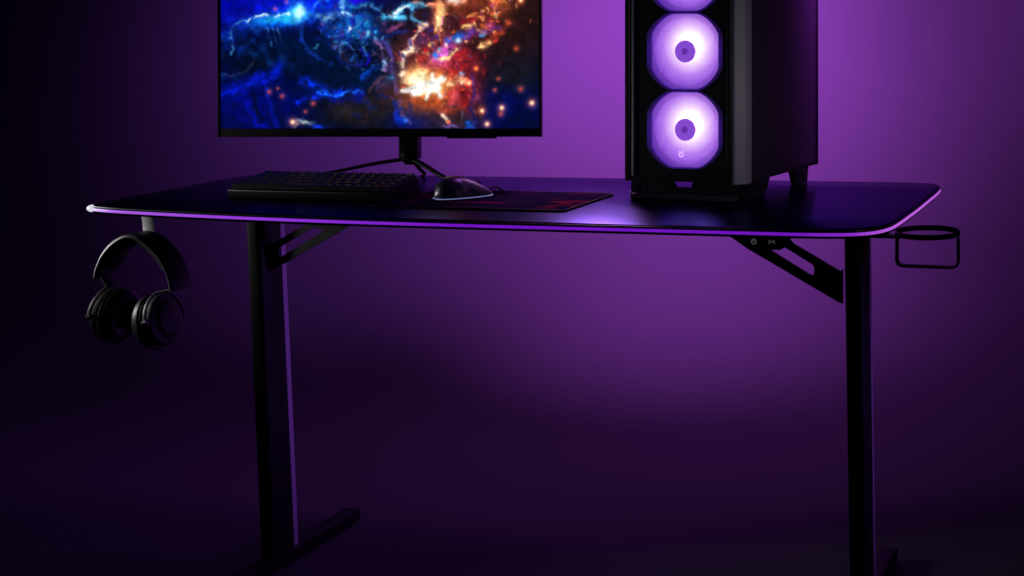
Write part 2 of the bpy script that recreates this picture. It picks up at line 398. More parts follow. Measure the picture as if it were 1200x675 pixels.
# picture shown on the screen, computed sample by sample
def art():
    S = 1.6; X0, X1, Y0, Y1 = 261.0, 631.5, -58.0, 150.5
    W_, H_ = int((X1-X0)*S), int((Y1-Y0)*S)
    rng = np.random.default_rng(3)
    yy, xx = np.mgrid[0:H_, 0:W_]
    X = X0+xx/S; Y = Y0+yy/S
    def vnoise(scale, seed):
        r = np.random.default_rng(seed); g = r.random((int(H_/S/scale)+4, int(W_/S/scale)+4))
        u = (X-X0)/scale; v = (Y-Y0)/scale; iu = u.astype(int); iv = v.astype(int); fu = u-iu; fv = v-iv
        fu = fu*fu*(3-2*fu); fv = fv*fv*(3-2*fv)
        return (g[iv, iu]*(1-fu)+g[iv, iu+1]*fu)*(1-fv)+(g[iv+1, iu]*(1-fu)+g[iv+1, iu+1]*fu)*fv
    def fbm(s, seed): return (vnoise(s, seed)+.5*vnoise(s/2, seed+1)+.25*vnoise(s/4, seed+2)+.12*vnoise(s/8, seed+3))/1.87
    wx = X+(fbm(14, 10)-.5)*9; wy = Y+(fbm(14, 20)-.5)*9
    wx = wx+(fbm(5, 30)-.5)*5; wy = wy+(fbm(5, 50)-.5)*5
    img = np.zeros((H_, W_, 3)); img[:] = (4, 14, 48)
    def blob(cx, cy, rx, ry, col, a=1.0, rot=0, p=1.0, add=False):
        nonlocal img
        t = math.radians(rot); dx = wx-cx; dy = wy-cy
        u = (dx*math.cos(t)+dy*math.sin(t))/rx; v = (-dx*math.sin(t)+dy*math.cos(t))/ry
        k = np.exp(-(u*u+v*v)**p)[..., None]*a
        img = img+np.array(col)*k if add else img*(1-k)+np.array(col)*k
    def stroke(pts, w, col, a=1.0, add=False, smooth=True, jit=1.0):
        nonlocal img
        P = [(p.x, p.y) for p in catmull([(x, y, 0) for x, y in pts], 5)] if smooth and len(pts) > 2 else pts
        qx = X+(wx-X)*jit; qy = Y+(wy-Y)*jit
        D = np.full(X.shape, 1e9)
        for (ax, ay), (bx, by) in zip(P, P[1:]):
            vx, vy = bx-ax, by-ay; t = np.clip(((qx-ax)*vx+(qy-ay)*vy)/(vx*vx+vy*vy+1e-9), 0, 1)
            D = np.minimum(D, (qx-ax-t*vx)**2+(qy-ay-t*vy)**2)
        w = w*1.25 if smooth else w; brk = np.clip((NB-.26)*4.5, .30, 1) if smooth else 1.0
        k = (np.exp(-D/(w*w))*a*brk)[..., None]
        img = img+np.array(col)*k if add else img*(1-k)+np.array(col)*k
    NB = fbm(9, 90)
    # grounds
    blob(330, -25, 150, 50, (12, 22, 205), .95, -8, 1.6)
    blob(275, 10, 40, 26, (4, 6, 130), .8)
    blob(375, 8, 55, 16, (8, 30, 225), .9)
    blob(300, 120, 62, 42, (0, 10, 104), .95, 0, 1.5)
    blob(340, 62, 60, 22, (2, 26, 66), .9, 0, 1.6)
    blob(300, 76, 26, 8, (6, 18, 34), .8, -8)
    blob(415, 90, 60, 22, (4, 26, 62), .8)
    blob(430, 128, 52, 22, (34, 28, 32), .95, 0, 1.8)
    blob(590, 10, 75, 75, (50, 26, 26), .97, 0, 2.0)
    blob(455, 18, 28, 14, (30, 24, 48), .9)
    blob(466, 55, 24, 24, (48, 32, 36), .9)
    blob(595, 128, 52, 34, (2, 14, 88), .95, 0, 1.7)
    blob(600, 88, 38, 18, (34, 32, 38), .7)
    blob(612, 140, 28, 12, (8, 14, 40), .5)
    blob(515, 128, 38, 30, (66, 46, 66), .9, 0, 1.5)
    blob(480, 140, 22, 16, (14, 30, 120), .75)
    # swirling cold light
    stroke([(262, 46), (272, 42), (276, 28), (290, 24), (300, 20), (318, 18), (345, 18)], 9, (16, 60, 210), .55)
    blob(325, 24, 36, 9, (10, 130, 245), .95, -6, 1.4)
    blob(335, 22, 30, 5, (44, 176, 232), .95, -8, 1.4)
    blob(350, 14, 12, 12, (48, 182, 236), .95)
    blob(352, 15, 6, 9, (190, 240, 250), 1, 0, 1.3)
    stroke([(290, 28), (296, 22), (306, 18), (314, 18)], 1.8, (215, 238, 248), .95)
    stroke([(322, 19), (330, 17), (341, 16)], 1.7, (190, 230, 250), .95)
    stroke([(274, 64), (272, 48), (274, 32), (280, 26), (288, 27)], 1.3, (86, 150, 205), .9)
    stroke([(280, 50), (284, 40), (286, 55)], 7, (8, 42, 130), .6)
    stroke([(314, 36), (317, 50)], 1.2, (50, 110, 170), .8); stroke([(320, 35), (324, 48)], 1.2, (70, 140, 190), .8); stroke([(326, 35), (331, 47)], 1.2, (60, 120, 180), .8)
    stroke([(292, 30), (300, 36), (312, 34)], 1.2, (30, 90, 180), .8)
    stroke([(354, 30), (356, 46), (365, 60), (378, 72), (386, 74)], 2.0, (18, 60, 150), .85)
    stroke([(350, 24), (362, 20), (372, 6), (384, 2)], 1.6, (50, 130, 210), .8)
    stroke([(262, 88), (276, 86), (290, 82), (300, 70)], 1.2, (70, 80, 110), .45)
    # lower blue flow
    stroke([(262, 106), (284, 102), (304, 92), (322, 88), (328, 74)], 5, (8, 36, 200), .8)
    stroke([(284, 104), (290, 122), (300, 138), (312, 150)], 4, (6, 22, 170), .7)
    stroke([(296, 110), (304, 130), (308, 142)], 2.2, (6, 14, 40), .85)
    stroke([(318, 96), (322, 120), (334, 148)], 2.0, (4, 16, 60), .6); stroke([(310, 96), (318, 118), (326, 148)], 2.2, (8, 30, 175), .6)
    stroke([(358, 95), (372, 103), (392, 110), (408, 106), (422, 106)], 4.2, (10, 62, 245), .95)
    stroke([(376, 106), (396, 112), (410, 108), (424, 107)], 1.8, (34, 128, 250), .85)
    stroke([(350, 118), (362, 112), (372, 114)], 2.4, (10, 50, 235), .85)
    stroke([(392, 118), (410, 120), (424, 114)], 4, (6, 20, 150), .7)
    blob(357, 143, 10, 3.2, (165, 180, 182), .95, 4); blob(350, 147, 5, 2, (120, 110, 120), .8); blob(374, 147, 7, 2.4, (20, 60, 220), .9)
    # icy mass
    blob(415, 30, 30, 22, (12, 74, 150), .9, 20, 1.4)
    blob(418, 30, 16, 13, (26, 120, 190), .85)
    blob(386, 28, 12, 22, (14, 60, 140), .8)
    for _ in range(80):
        cx, cy = rng.normal(412, 19), rng.normal(34, 15)
        c = [(52, 170, 225), (16, 60, 150), (8, 20, 60), (120, 200, 235), (40, 40, 170), (90, 60, 130)][rng.integers(6)]
        blob(cx, cy, rng.uniform(1, 4.5), rng.uniform(1, 3), c, rng.uniform(.4, .9), rng.uniform(0, 180))
    blob(409, 33, 3, 3, (225, 245, 250), 1); blob(430, 40, 3, 3, (150, 225, 245), .9); blob(440, 37, 3, 3, (60, 200, 250), .9); blob(405, 18, 4, 2.4, (200, 235, 245), .95)
    stroke([(404, -10), (402, 2), (402, 12), (407, 18)], 2.4, (120, 180, 215), .9)
    stroke([(380, 24), (388, 20), (396, 18)], 2.4, (120, 165, 195), .85)
    blob(420, 1, 7, 3, (52, 10, 225), .9)
    stroke([(408, 4), (416, 10), (432, 8), (446, 16), (456, 20), (472, 22)], 3.4, (40, 130, 190), .9)
    stroke([(448, 17), (460, 20), (473, 22)], 2.6, (96, 205, 245), .95); blob(461, 20, 4, 2, (235, 250, 252), 1)
    stroke([(412, 12), (430, 14), (444, 18)], 2.6, (4, 12, 60), .8)
    stroke([(424, 8), (440, 12), (446, 20)], 1.2, (120, 110, 160), .6)
    stroke([(464, 16), (476, 8), (490, 5), (498, 7)], 2.6, (80, 190, 235), .95); stroke([(464, 16), (470, 11), (478, 8)], 1.4, (235, 225, 215), .9)
    stroke([(482, 8), (483, 20), (486, 26), (498, 28)], 2.3, (84, 180, 225), .9); blob(498, 29, 4, 3, (240, 240, 235), 1)
    blob(487, 3, 5, 2.5, (240, 150, 110), .9)
    blob(490, 17, 7, 7, (46, 26, 32), .85, 0, 1.6)
    stroke([(450, 28), (453, 36), (470, 30)], 2.4, (150, 78, 130), .7)
    stroke([(452, 42), (460, 40), (474, 39)], 2.0, (20, 50, 140), .8)
    stroke([(440, 48), (446, 58), (451, 74), (454, 80)], 2.2, (150, 110, 170), .8); blob(451, 74, 3, 4, (150, 200, 240), .9)
    stroke([(447, 46), (456, 60), (460, 78), (463, 100), (464, 110)], 2.8, (70, 64, 150), .85)
    stroke([(426, 92), (436, 82), (446, 76)], 2.6, (12, 66, 170), .85)
    stroke([(402, 46), (396, 62), (408, 76), (424, 76), (434, 64)], 1.8, (30, 40, 150), .6)
    stroke([(425, 60), (432, 66), (428, 74), (418, 77)], 1.6, (24, 20, 190), .8)
    stroke([(398, 56), (406, 68), (420, 78)], 3, (66, 50, 70), .5)
    blob(457, 92, 5, 4, (40, 140, 200), .85); blob(448, 100, 8, 8, (62, 52, 86), .8); blob(452, 112, 6, 8, (66, 40, 58), .8)
    stroke([(434, 108), (444, 94), (450, 90)], 1.6, (110, 70, 80), .6); stroke([(430, 118), (436, 130)], 3, (36, 50, 120), .6)
    blob(408, 132, 18, 10, (50, 42, 46), .7); blob(415, 135, 5, 3, (20, 34, 110), .6)
    stroke([(464, 122), (466, 132), (470, 142)], 4, (10, 50, 190), .8); stroke([(469, 122), (474, 136), (482, 142)], 1.8, (120, 90, 150), .7); blob(475, 139, 3, 3, (40, 120, 235), .9)
    # hot side
    blob(512, 66, 40, 38, (150, 52, 50), .75, 0, 1.3)
    blob(545, 6, 42, 14, (138, 66, 42), .85, 0, 1.4); blob(560, 26, 26, 14, (112, 36, 40), .7)
    blob(505, 100, 38, 26, (205, 110, 52), .95, 0, 1.4)
    blob(500, 118, 36, 12, (176, 78, 36), .6)
    blob(545, 105, 20, 30, (150, 34, 48), .75); blob(535, 78, 26, 16, (175, 36, 46), .7, -25)
    stroke([(500, 5), (516, 6), (540, 2), (545, 0)], 2.6, (240, 160, 130), .95); blob(532, 2, 7, 2.4, (250, 235, 225), 1)
    stroke([(515, 6), (515, 20), (514, 34), (513, 46)], 7, (205, 92, 66), .85); stroke([(516, 6), (516, 20), (516, 34)], 4.6, (250, 206, 140), .95)
    stroke([(511, 20), (511, 34), (513, 46)], 2.0, (252, 214, 160), .95); stroke([(517, 22), (516, 34)], 1.6, (225, 130, 190), .8)
    stroke([(497, 28), (490, 38), (484, 44), (483, 54)], 1.9, (245, 200, 160), .95); stroke([(483, 50), (486, 58), (478, 60), (474, 68), (472, 80), (473, 94)], 3.2, (250, 226, 200), .95)
    blob(495, 46, 8, 9, (100, 60, 110), .8); blob(503, 40, 6, 8, (66, 34, 60), .8)
    blob(520, 62, 16, 9, (205, 90, 190), .95, -32, 1.4); blob(516, 68, 10, 6, (232, 140, 230), .8, -20); blob(512, 76, 18, 6, (215, 92, 140), .85, -10)
    stroke([(526, 48), (540, 44), (552, 38)], 4.5, (120, 70, 180), .85)
    blob(535, 43, 7, 4, (20, 110, 220), .95, -15); blob(537, 48, 3.2, 3.2, (205, 245, 255), 1); blob(526, 48, 2.6, 2.2, (40, 120, 230), .95)
    blob(511, 64, 3.6, 3.6, (24, 150, 235), 1); blob(515, 57, 2.2, 2.2, (70, 205, 250), 1); blob(523, 52, 2.4, 2, (240, 235, 255), 1)
    stroke([(516, 69), (526, 67), (532, 62), (537, 59)], 2.1, (252, 218, 160), 1); stroke([(530, 72), (540, 64), (546, 60)], 3, (205, 44, 56), .8)
    stroke([(541, 32), (551, 32)], 2.0, (250, 196, 130), .95); stroke([(548, 21), (562, 20), (567, 26), (566, 34)], 2.0, (235, 160, 90), .9)
    stroke([(556, 30), (560, 36), (564, 40)], 2.2, (248, 190, 130), .95); blob(573, 30, 6, 6, (200, 78, 140), .85); stroke([(560, 40), (574, 36), (584, 32)], 2.5, (120, 60, 170), .7)
    stroke([(532, 20), (536, 24)], 1.2, (140, 140, 180), .8); stroke([(539, 27), (548, 25), (557, 26)], 2.2, (165, 34, 44), .8)
    blob(563, 43, 2.2, 1.6, (60, 150, 220), .95); blob(547, 48, 3, 2, (250, 170, 130), .95); blob(533, 35, 2, 2, (220, 110, 50), .9)
    for _ in range(40):
        t = rng.random(); cx = 575+18*t+rng.normal(0, 4); cy = 22-34*t+rng.normal(0, 5)
        blob(cx, cy, rng.uniform(1.2, 2.8), rng.uniform(1.2, 2.8), [(248, 180, 110), (230, 110, 60), (252, 215, 160), (190, 60, 50), (190, 110, 190)][rng.integers(5)], .85)
    blob(586, 2, 10, 14, (214, 110, 60), .6)
    stroke([(572, 48), (578, 42), (586, 38)], 3.6, (215, 84, 50), .9); blob(565, 55, 3.4, 3.4, (252, 205, 140), 1); blob(572, 53, 3.6, 3.4, (250, 196, 130), 1); blob(578, 50, 3, 3, (210, 60, 50), .9)
    blob(494, 68, 6, 5, (195, 60, 50), .6); blob(498, 58, 3, 3, (190, 36, 50), .9); blob(505, 52, 3, 3, (250, 200, 120), .95); blob(500, 62, 2.4, 2.4, (250, 190, 110), .95)
    # debris: many small patches of either light
    def debris(n, cx, cy, sx_, sy_, cols, r0, r1, a0, a1):
        for _ in range(n):
            x_, y_ = rng.normal(cx, sx_), rng.normal(cy, sy_); r_ = rng.uniform(r0, r1)
            d2 = ((wx-x_)**2+((wy-y_)*rng.uniform(.6, 1.6)+(wx-x_)*rng.uniform(-.8, .8))**2)/(r_*r_)
            k = (np.exp(-d2**1.5)*rng.uniform(a0, a1))[..., None]; img[:] = img*(1-k)+np.array(cols[rng.integers(len(cols))])*k
    debris(160, 412, 40, 20, 20, [(70, 170, 215), (14, 54, 140), (5, 14, 44), (60, 90, 150), (38, 26, 150), (96, 70, 110), (20, 100, 180)], .8, 2.6, .3, .8)
    debris(70, 300, 55, 26, 18, [(6, 20, 60), (10, 50, 120), (4, 12, 36), (20, 70, 150)], 2, 6, .2, .5)
    debris(60, 430, 128, 24, 12, [(40, 34, 40), (20, 24, 50), (60, 44, 46), (16, 40, 110)], 1.2, 4, .3, .7)
    debris(130, 500, 60, 22, 26, [(200, 70, 60), (120, 50, 90), (240, 160, 100), (70, 30, 50), (190, 90, 150), (60, 50, 130)], .8, 2.8, .3, .75)
    debris(90, 545, 100, 14, 24, [(190, 46, 50), (110, 26, 44), (220, 110, 80), (90, 60, 120), (60, 26, 40)], .9, 3, .3, .7)
    debris(70, 575, 10, 18, 16, [(230, 120, 60), (120, 44, 40), (245, 180, 110), (150, 70, 110), (80, 34, 34)], .8, 2.4, .3, .8)
    # the burst
    blob(504, 97, 26, 13, (245, 178, 96), .95, 0, 1.6)
    blob(488, 84, 8, 7, (250, 190, 110), .8); blob(490, 92, 12, 8, (255, 238, 200), 1, 0, 1.5)
    for pts, w in (([(472, 107), (486, 102), (504, 96), (520, 92)], 3.0), ([(484, 108), (502, 104), (514, 102)], 4.0), ([(506, 88), (508, 98), (512, 104)], 2.8), ([(517, 91), (512, 100), (508, 104)], 2.8),
                   ([(499, 115), (504, 106), (508, 100)], 2.4), ([(516, 112), (510, 104), (504, 98)], 2.6), ([(478, 106), (492, 100)], 3.0)):
        stroke(pts, w, (255, 250, 246), 1, smooth=False, jit=.35)
    stroke([(528, 98), (534, 94), (541, 96)], 3.0, (252, 226, 180), .95); stroke([(536, 92), (542, 88)], 2.2, (250, 215, 170), .9); blob(542, 85, 3, 1.6, (150, 180, 220), .9)
    stroke([(528, 112), (536, 118), (546, 118), (550, 112)], 2.4, (200, 44, 44), .9); stroke([(516, 130), (530, 128), (538, 120)], 2.8, (196, 84, 62), .85); blob(533, 113, 5, 7, (205, 100, 110), .7)
    blob(541, 110, 7, 6, (110, 18, 34), .7); blob(541, 106, 2, 1.6, (240, 100, 50), .95)
    blob(556, 112, 5, 7, (160, 70, 110), .85); stroke([(556, 84), (552, 100), (552, 122), (556, 150)], 2.4, (44, 44, 140), .6); blob(562, 130, 6, 10, (66, 42, 40), .7)
    blob(537, 138, 11, 12, (54, 34, 36), .8); stroke([(518, 134), (522, 138), (525, 142)], 2.0, (250, 226, 205), 1, smooth=False, jit=0); stroke([(524, 141), (526, 143)], 1.4, (230, 90, 50), 1, smooth=False, jit=0)
    stroke([(520, 148), (532, 147), (546, 149)], 1.6, (120, 96, 170), .8); blob(549, 143, 2.6, 4, (20, 100, 200), .9); blob(552, 148, 5, 2, (20, 90, 190), .8); stroke([(540, 130), (542, 142)], 1.2, (90, 90, 110), .7)
    # fine grain texture of the picture
    f = fbm(7, 40)[..., None]; g = fbm(3, 60)[..., None]
    img *= (.72+.56*f)*(.86+.28*g)
    # sparks
    def spark(x, y, r, c=(255, 216, 170), k=1.0):
        nonlocal img
        d2 = ((X-x)**2+(Y-y)**2)[..., None]
        img += np.array((170, 78, 40))*np.exp(-d2/(r*r*5.5))*.8*k; kk = np.clip(np.exp(-d2/(r*r))*1.2, 0, 1)*k; img = img*(1-kk)+np.array(c)*kk
    for s in ((344, 142, 2.4), (587, 125.5, 2.3), (622, 120, 2.6), (570, 144.5, 2.3), (564, 129, 2.2), (549, 97, 2.0), (557, 80, 1.6, (250, 160, 90)), (609, 1, 2.2)): spark(*s)
    for x, y, r in ((332, 112, 1.8), (317, 107, 1.8), (368, 120.5, 1.8), (359, 130, 1.4), (609, 104, 2), (586, 133, 1.9), (579, 105, 1.5), (583, 92, 1.4), (604, 57, 1.7), (594.5, 27, 2), (327, 103, 1.2), (324, 11, 1.4), (337, 3, 1.2)):
        spark(x, y, r, (205, 78, 66), .7)
    for _ in range(26): spark(rng.uniform(470, 628), rng.uniform(-56, -4), rng.uniform(1, 2.2), (250, 170, 100), .8)
    img = (np.clip(img, 0, 255)/255)**1.18*1.12; img = np.clip(img, 0, 1)
    lin = np.where(img <= .04045, img/12.92, ((img+.055)/1.055)**2.4)
    return lin[::-1], W_, H_
img, NW, NH = art()
sx0, sx1, sz0, sz1 = x0+.0057, x1-.0042, pz+.0167, pz+PH-.0062
gx, gz = np.meshgrid(np.linspace(sx0, sx1, NW), np.linspace(sz0, sz1, NH))
co = np.stack([gx, np.full_like(gx, fy+.0008), gz], -1).reshape(-1, 3)
a = np.arange(NW*NH).reshape(NH, NW)
fa = np.stack([a[:-1, :-1], a[:-1, 1:], a[1:, 1:], a[1:, :-1]], -1).reshape(-1, 4)
me = bpy.data.meshes.new('screen'); me.vertices.add(len(co)); me.vertices.foreach_set('co', co.ravel())
me.loops.add(fa.size); me.loops.foreach_set('vertex_index', fa.ravel()); me.polygons.add(len(fa))
me.polygons.foreach_set('loop_start', np.arange(0, fa.size, 4)); me.update(calc_edges=True)
ca = me.color_attributes.new('picture', 'FLOAT_COLOR', 'POINT')
ca.data.foreach_set('color', np.concatenate([img.reshape(-1, 3), np.ones((NW*NH, 1))], 1).astype(np.float32).ravel())
m = mat('screen_picture', (.005, .005, .006), .35, spec=.2); nt = m.node_tree
at = nt.nodes.new('ShaderNodeAttribute'); at.attribute_name = 'picture'
nt.links.new(at.outputs['Color'], nt.nodes['Principled BSDF'].inputs['Emission Color']); nt.nodes['Principled BSDF'].inputs['Emission Strength'].default_value = 1.0
me.materials.append(m); link(bpy.data.objects.new('screen', me), mon)

# stand: neck behind the panel, hub, three legs
nk = Vector((0.004, .0, 0)); 
bm = bmesh.new(); box(bm, nk.x-.0190, nk.x+.0190, nk.y-.011, nk.y+.017, .036, .26, bev=.006, seg=3); neck = obj('neck', bm, M['metal'], mon)
bm = bmesh.new(); box(bm, nk.x-.016, nk.x+.012, fy+.034, nk.y-.004, .20, .25, bev=.004); obj('mount_arm', bm, M['metal'], neck)
bm = bmesh.new(); lathe(bm, [(.026, .008), (.030, .013), (.040, .0195), (.050, .020), (.052, .016)], 'Z', (nk.x, nk.y+.002, 0), 28); hub = obj('hub', bm, M['metal'], mon)
def sleg(tip, k=1.0):
    bm = bmesh.new(); a = Vector((nk.x, nk.y+.002, .038)); b = Vector(tip)
    d = (b-a); d.z = 0; d.normalize()
    pts = [a+d*.006, a*.66+b*.34+Vector((0, 0, .003)), a*.30+b*.70+Vector((0, 0, .002)), b+Vector((0, 0, .004))]
    pth = catmull(pts, 6)
    sweep(bm, pth, rrect(.013*k, .0075, .0028, 3), scales=[1.05-.35*i/(len(pth)-1) for i in range(len(pth))])
    l = obj('stand_leg', bm, M['metal'], mon)
    b2 = bmesh.new(); lathe(b2, [(.0002, .0045), (.003, .005)], 'Z', (b.x-d.x*.006, b.y-d.y*.006, 0), 16); obj('foot_pad', b2, M['rubber'], l)
sleg(L(.425, .446)); sleg(L(.105, .440)); 
tip = L(.322, .528); sleg(tip, 1.0)

# ------------------------------------------------------------------ computer tower
PHI = -.10; TW, TD, TH = .228, .362, .50
pcx, pcy = .9762, .2716
tower = thing('computer_tower', 'tall black computer case with glowing purple fans in its front', 'computer', (pcx, pcy, H), PHI)
xl, xr = -TW/2, TW/2; zb = .030
ch_ = .021     # chamfer on both front corners
# body shell: plan outline extruded upwards
plan = [(xl+.006, .014), (xr-ch_+.002, .014), (xr-.0016, ch_+.012), (xr-.0016, TD-.004), (xl+.0016, TD-.004), (xl+.0016, .020)]
bm = bmesh.new()
for z in (zb, TH): pass
vb = [bm.verts.new((x, y, zb)) for x, y in plan]; vt = [bm.verts.new((x, y, TH)) for x, y in plan]
for i in range(len(plan)): bm.faces.new((vb[i], vb[(i+1) % len(plan)], vt[(i+1) % len(plan)], vt[i]))
bm.faces.new(vb); bm.faces.new(list(reversed(vt)))
obj('case_body', bm, M['casebody'], tower, smooth=False)
obj('side_panel', newbox(xr-.0014, xr+.0012, ch_+.014, TD-.010, zb+.006, TH-.006, bev=.001), M['glasspanel'], tower)
obj('side_panel', newbox(xl-.0012, xl+.0014, ch_+.014, TD-.010, zb+.006, TH-.006, bev=.001), M['casebody'], tower)
obj('rear_frame', newbox(xr-.0014, xr+.0022, TD-.0095, TD, zb, TH, bev=.001), M['casebody'], tower)
# grey bevelled strip on the right front corner
bm = bmesh.new()
pl = [(xr-ch_+.001, .0005), (xr-ch_*.72, -.0005), (xr-.001, ch_*.62), (xr+.0018, ch_*.95), (xr+.0018, ch_+.013), (xr-.0016, ch_+.013), (xr-ch_+.001, .0130)]
vb = [bm.verts.new((x, y, zb)) for x, y in pl]; vt = [bm.verts.new((x, y, TH)) for x, y in pl]
for i in range(len(pl)): bm.faces.new((vb[i], vb[(i+1) % len(pl)], vt[(i+1) % len(pl)], vt[i]))
bm.faces.new(vb); bm.faces.new(list(reversed(vt)))
obj('corner_strip', bm, M['casestrip'], tower, smooth=False)
# front panel with three openings
fx = .0030; FZ = [.1235, .2615, .3995]
def opening(cx, cz, r, hw, hh, n=56):
    o = []
    for i in range(n):
        t = 2*PI*i/n; o.append((cx+max(-hw, min(hw, r*math.cos(t))), cz+max(-hh, min(hh, r*math.sin(t)))))
    q = []
    for p in o:
        if not q or (abs(p[0]-q[-1][0])+abs(p[1]-q[-1][1])) > 1e-5: q.append(p)
    return q
holes = [opening(fx, z, .0715, .0650, .0664) for z in FZ]
bm = bmesh.new(); prism(bm, [(xl+.010, zb+.002), (xr-ch_-.010, zb+.002), (xr-ch_-.010, TH-.002), (xl+.010, TH-.002)], .0, .0060, holes)
fp = obj('front_panel', bm, M['plastic'], tower, smooth=False)
# chamfer rings round every opening, each with a painted ring of fan glow
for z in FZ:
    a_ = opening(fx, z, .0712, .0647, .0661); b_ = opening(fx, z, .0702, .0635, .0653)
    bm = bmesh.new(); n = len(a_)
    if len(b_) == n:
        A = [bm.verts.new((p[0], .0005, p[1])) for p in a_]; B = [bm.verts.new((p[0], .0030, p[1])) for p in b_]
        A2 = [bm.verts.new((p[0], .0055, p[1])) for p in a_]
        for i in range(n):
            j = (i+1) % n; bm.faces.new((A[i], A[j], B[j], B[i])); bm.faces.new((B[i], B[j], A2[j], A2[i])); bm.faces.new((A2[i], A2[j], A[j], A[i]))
        obj('opening_rim', bm, M['rimglow'], fp)
    else: bm.free()
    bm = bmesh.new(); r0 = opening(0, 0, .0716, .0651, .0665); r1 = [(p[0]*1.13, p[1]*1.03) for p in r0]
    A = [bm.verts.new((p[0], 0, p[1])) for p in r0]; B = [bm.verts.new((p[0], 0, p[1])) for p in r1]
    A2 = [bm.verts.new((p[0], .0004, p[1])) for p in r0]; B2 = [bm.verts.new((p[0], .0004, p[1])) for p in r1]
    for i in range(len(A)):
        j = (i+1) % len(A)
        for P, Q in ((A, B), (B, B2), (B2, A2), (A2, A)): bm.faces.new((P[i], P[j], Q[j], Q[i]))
    o = obj('painted_spill_ring', bm, M['halo'], fp, smooth=False); o.location = (fx, -.0010, z)
obj('edge_rail', newbox(xl, xl+.0095, -.002, .0135, zb, TH, bev=.0025, seg=3), M['plastic'], tower)
obj('edge_rail', newbox(xr-ch_-.0095, xr-ch_+.0003, -.003, .0130, zb, TH, bev=.002, seg=3), M['plastic'], tower)
bm = bmesh.new(); sweep(bm, [Vector((xl+.0165, -.0020, zb+.01)), Vector((xl+.0165, -.0020, TH-.01))], rrect(.0035, .0030, .0013, 3), up=Vector((0, 1, 0))); obj('front_bead', bm, M['casestrip'], tower)
# one fan, then copies
def make_fan(z):
    o = Vector((fx, .0062, z))
    bm = bmesh.new()
    pts = opening(0, 0, .0760, .0690, .0715)
    vs = [bm.verts.new((p[0], .0, p[1])) for p in pts]; vc = [bm.verts.new((p[0], .0010, p[1])) for p in pts]
    bm.faces.new(vs); bm.faces.new(list(reversed(vc)))
    for i in range(len(vs)): bm.faces.new((vs[i], vs[(i+1) % len(vs)], vc[(i+1) % len(vs)], vc[i]))
    f = obj('fan', bm, M['fanback'], tower, smooth=False); f.location = o
    for k in range(9):
        bm = bmesh.new(); a0 = 2*PI*k/9+.2; rows = []
        for i in range(9):
            r = .0185+(.0600-.0185)*i/8; sw = a0+.55*(i/8)**1.3; half = .335
            row = []
            for j in range(7):
                t = sw+(j/6-.5)*2*half*(1.0-.03*i/8)
                row.append(bm.verts.new((r*math.cos(t), -.0012-.0026*(j/6), r*math.sin(t))))
            rows.append(row)
        for A, B in zip(rows, rows[1:]):
            for j in range(6): bm.faces.new((A[j], A[j+1], B[j+1], B[j]))
        b = obj('blade', bm, M['blade'], f)
    bm = bmesh.new(); lathe(bm, [(-.0005, .0196), (-.0050, .0196), (-.0062, .0180), (-.0064, .0100)], 'Y', n=36); hb_ = obj('hub', bm, M['hub'], f)
    bm = bmesh.new(); lathe(bm, [(-.0066, .0062), (-.0070, .0058)], 'Y', n=24); obj('hub_cap', bm, M['hubcap'], f)
    return f
f0 = make_fan(FZ[0])
for z in FZ[1:]:
    kids = list(f0.children)
    c = f0.copy(); COL.objects.link(c); c.location = (fx, .0062, z)
    for k in kids:
        d = k.copy(); COL.objects.link(d); d.parent = c
# little emblem near the bottom of the lowest fan
bm = bmesh.new(); ez = .0800; ex_ = fx-.008
sweep(bm, [Vector((ex_+.0042*math.cos(t), .0020, ez+.0046*math.sin(t))) for t in [math.radians(a_) for a_ in range(150, 391, 15)]], circ(.0009, 6), up=Vector((0, 1, 0)))
sweep(bm, [Vector((ex_-.004, .002, ez+.006)), Vector((ex_, .002, ez+.0015)), Vector((ex_+.0035, .002, ez+.0062))], circ(.0008, 6), up=Vector((0, 1, 0)))
obj('emblem', bm, M['emblem'], fp)
# plinth and feet
bm = bmesh.new(); prism(bm, round_poly([(-.088, .002), (.096, .002), (.098, .0300), (.026, .0300), (.020, .0185), (-.026, .0185), (-.033, .0300), (-.088, .0300)], .002, 2), .010, .030)
obj('front_foot', bm, M['casebody'], tower, smooth=False)
bm = bmesh.new(); box(bm, -.098, .099, -.010, .016, .0005, .0095, bev=.0022, seg=3); obj('base_bar', bm, mat('base_bar_plastic', (.10, .09, .12), .35, spec=.7), tower)
bm = bmesh.new(); box(bm, -.122, -.1005, .030, .048, .0005, .0085, bev=.003, seg=3); obj('foot_tip', bm, mat('foot_tip_plastic', (.75, .7, .8), .35), tower)
def yprism(x_0, x_1, poly):
    bm = bmesh.new(); a = [bm.verts.new((x_0, y, z)) for y, z in poly]; b = [bm.verts.new((x_1, y, z)) for y, z in poly]
    for i in range(len(poly)): bm.faces.new((a[i], a[(i+1) % len(poly)], b[(i+1) % len(poly)], b[i]))
    bm.faces.new(a); bm.faces.new(list(reversed(b))); return bm
for xa in (xr-.018, xl+.002):
    obj('side_foot', yprism(xa, xa+.016, [(.018, .0005), (.098, .0005), (.112, .010), (.124, .0295), (.018, .0295)]), M['casebody'], tower, smooth=False)
    obj('side_foot', yprism(xa, xa+.016, [(TD-.112, .0295), (TD-.096, .0005), (TD-.050, .0005), (TD-.044, .0295)]), M['casebody'], tower, smooth=False)

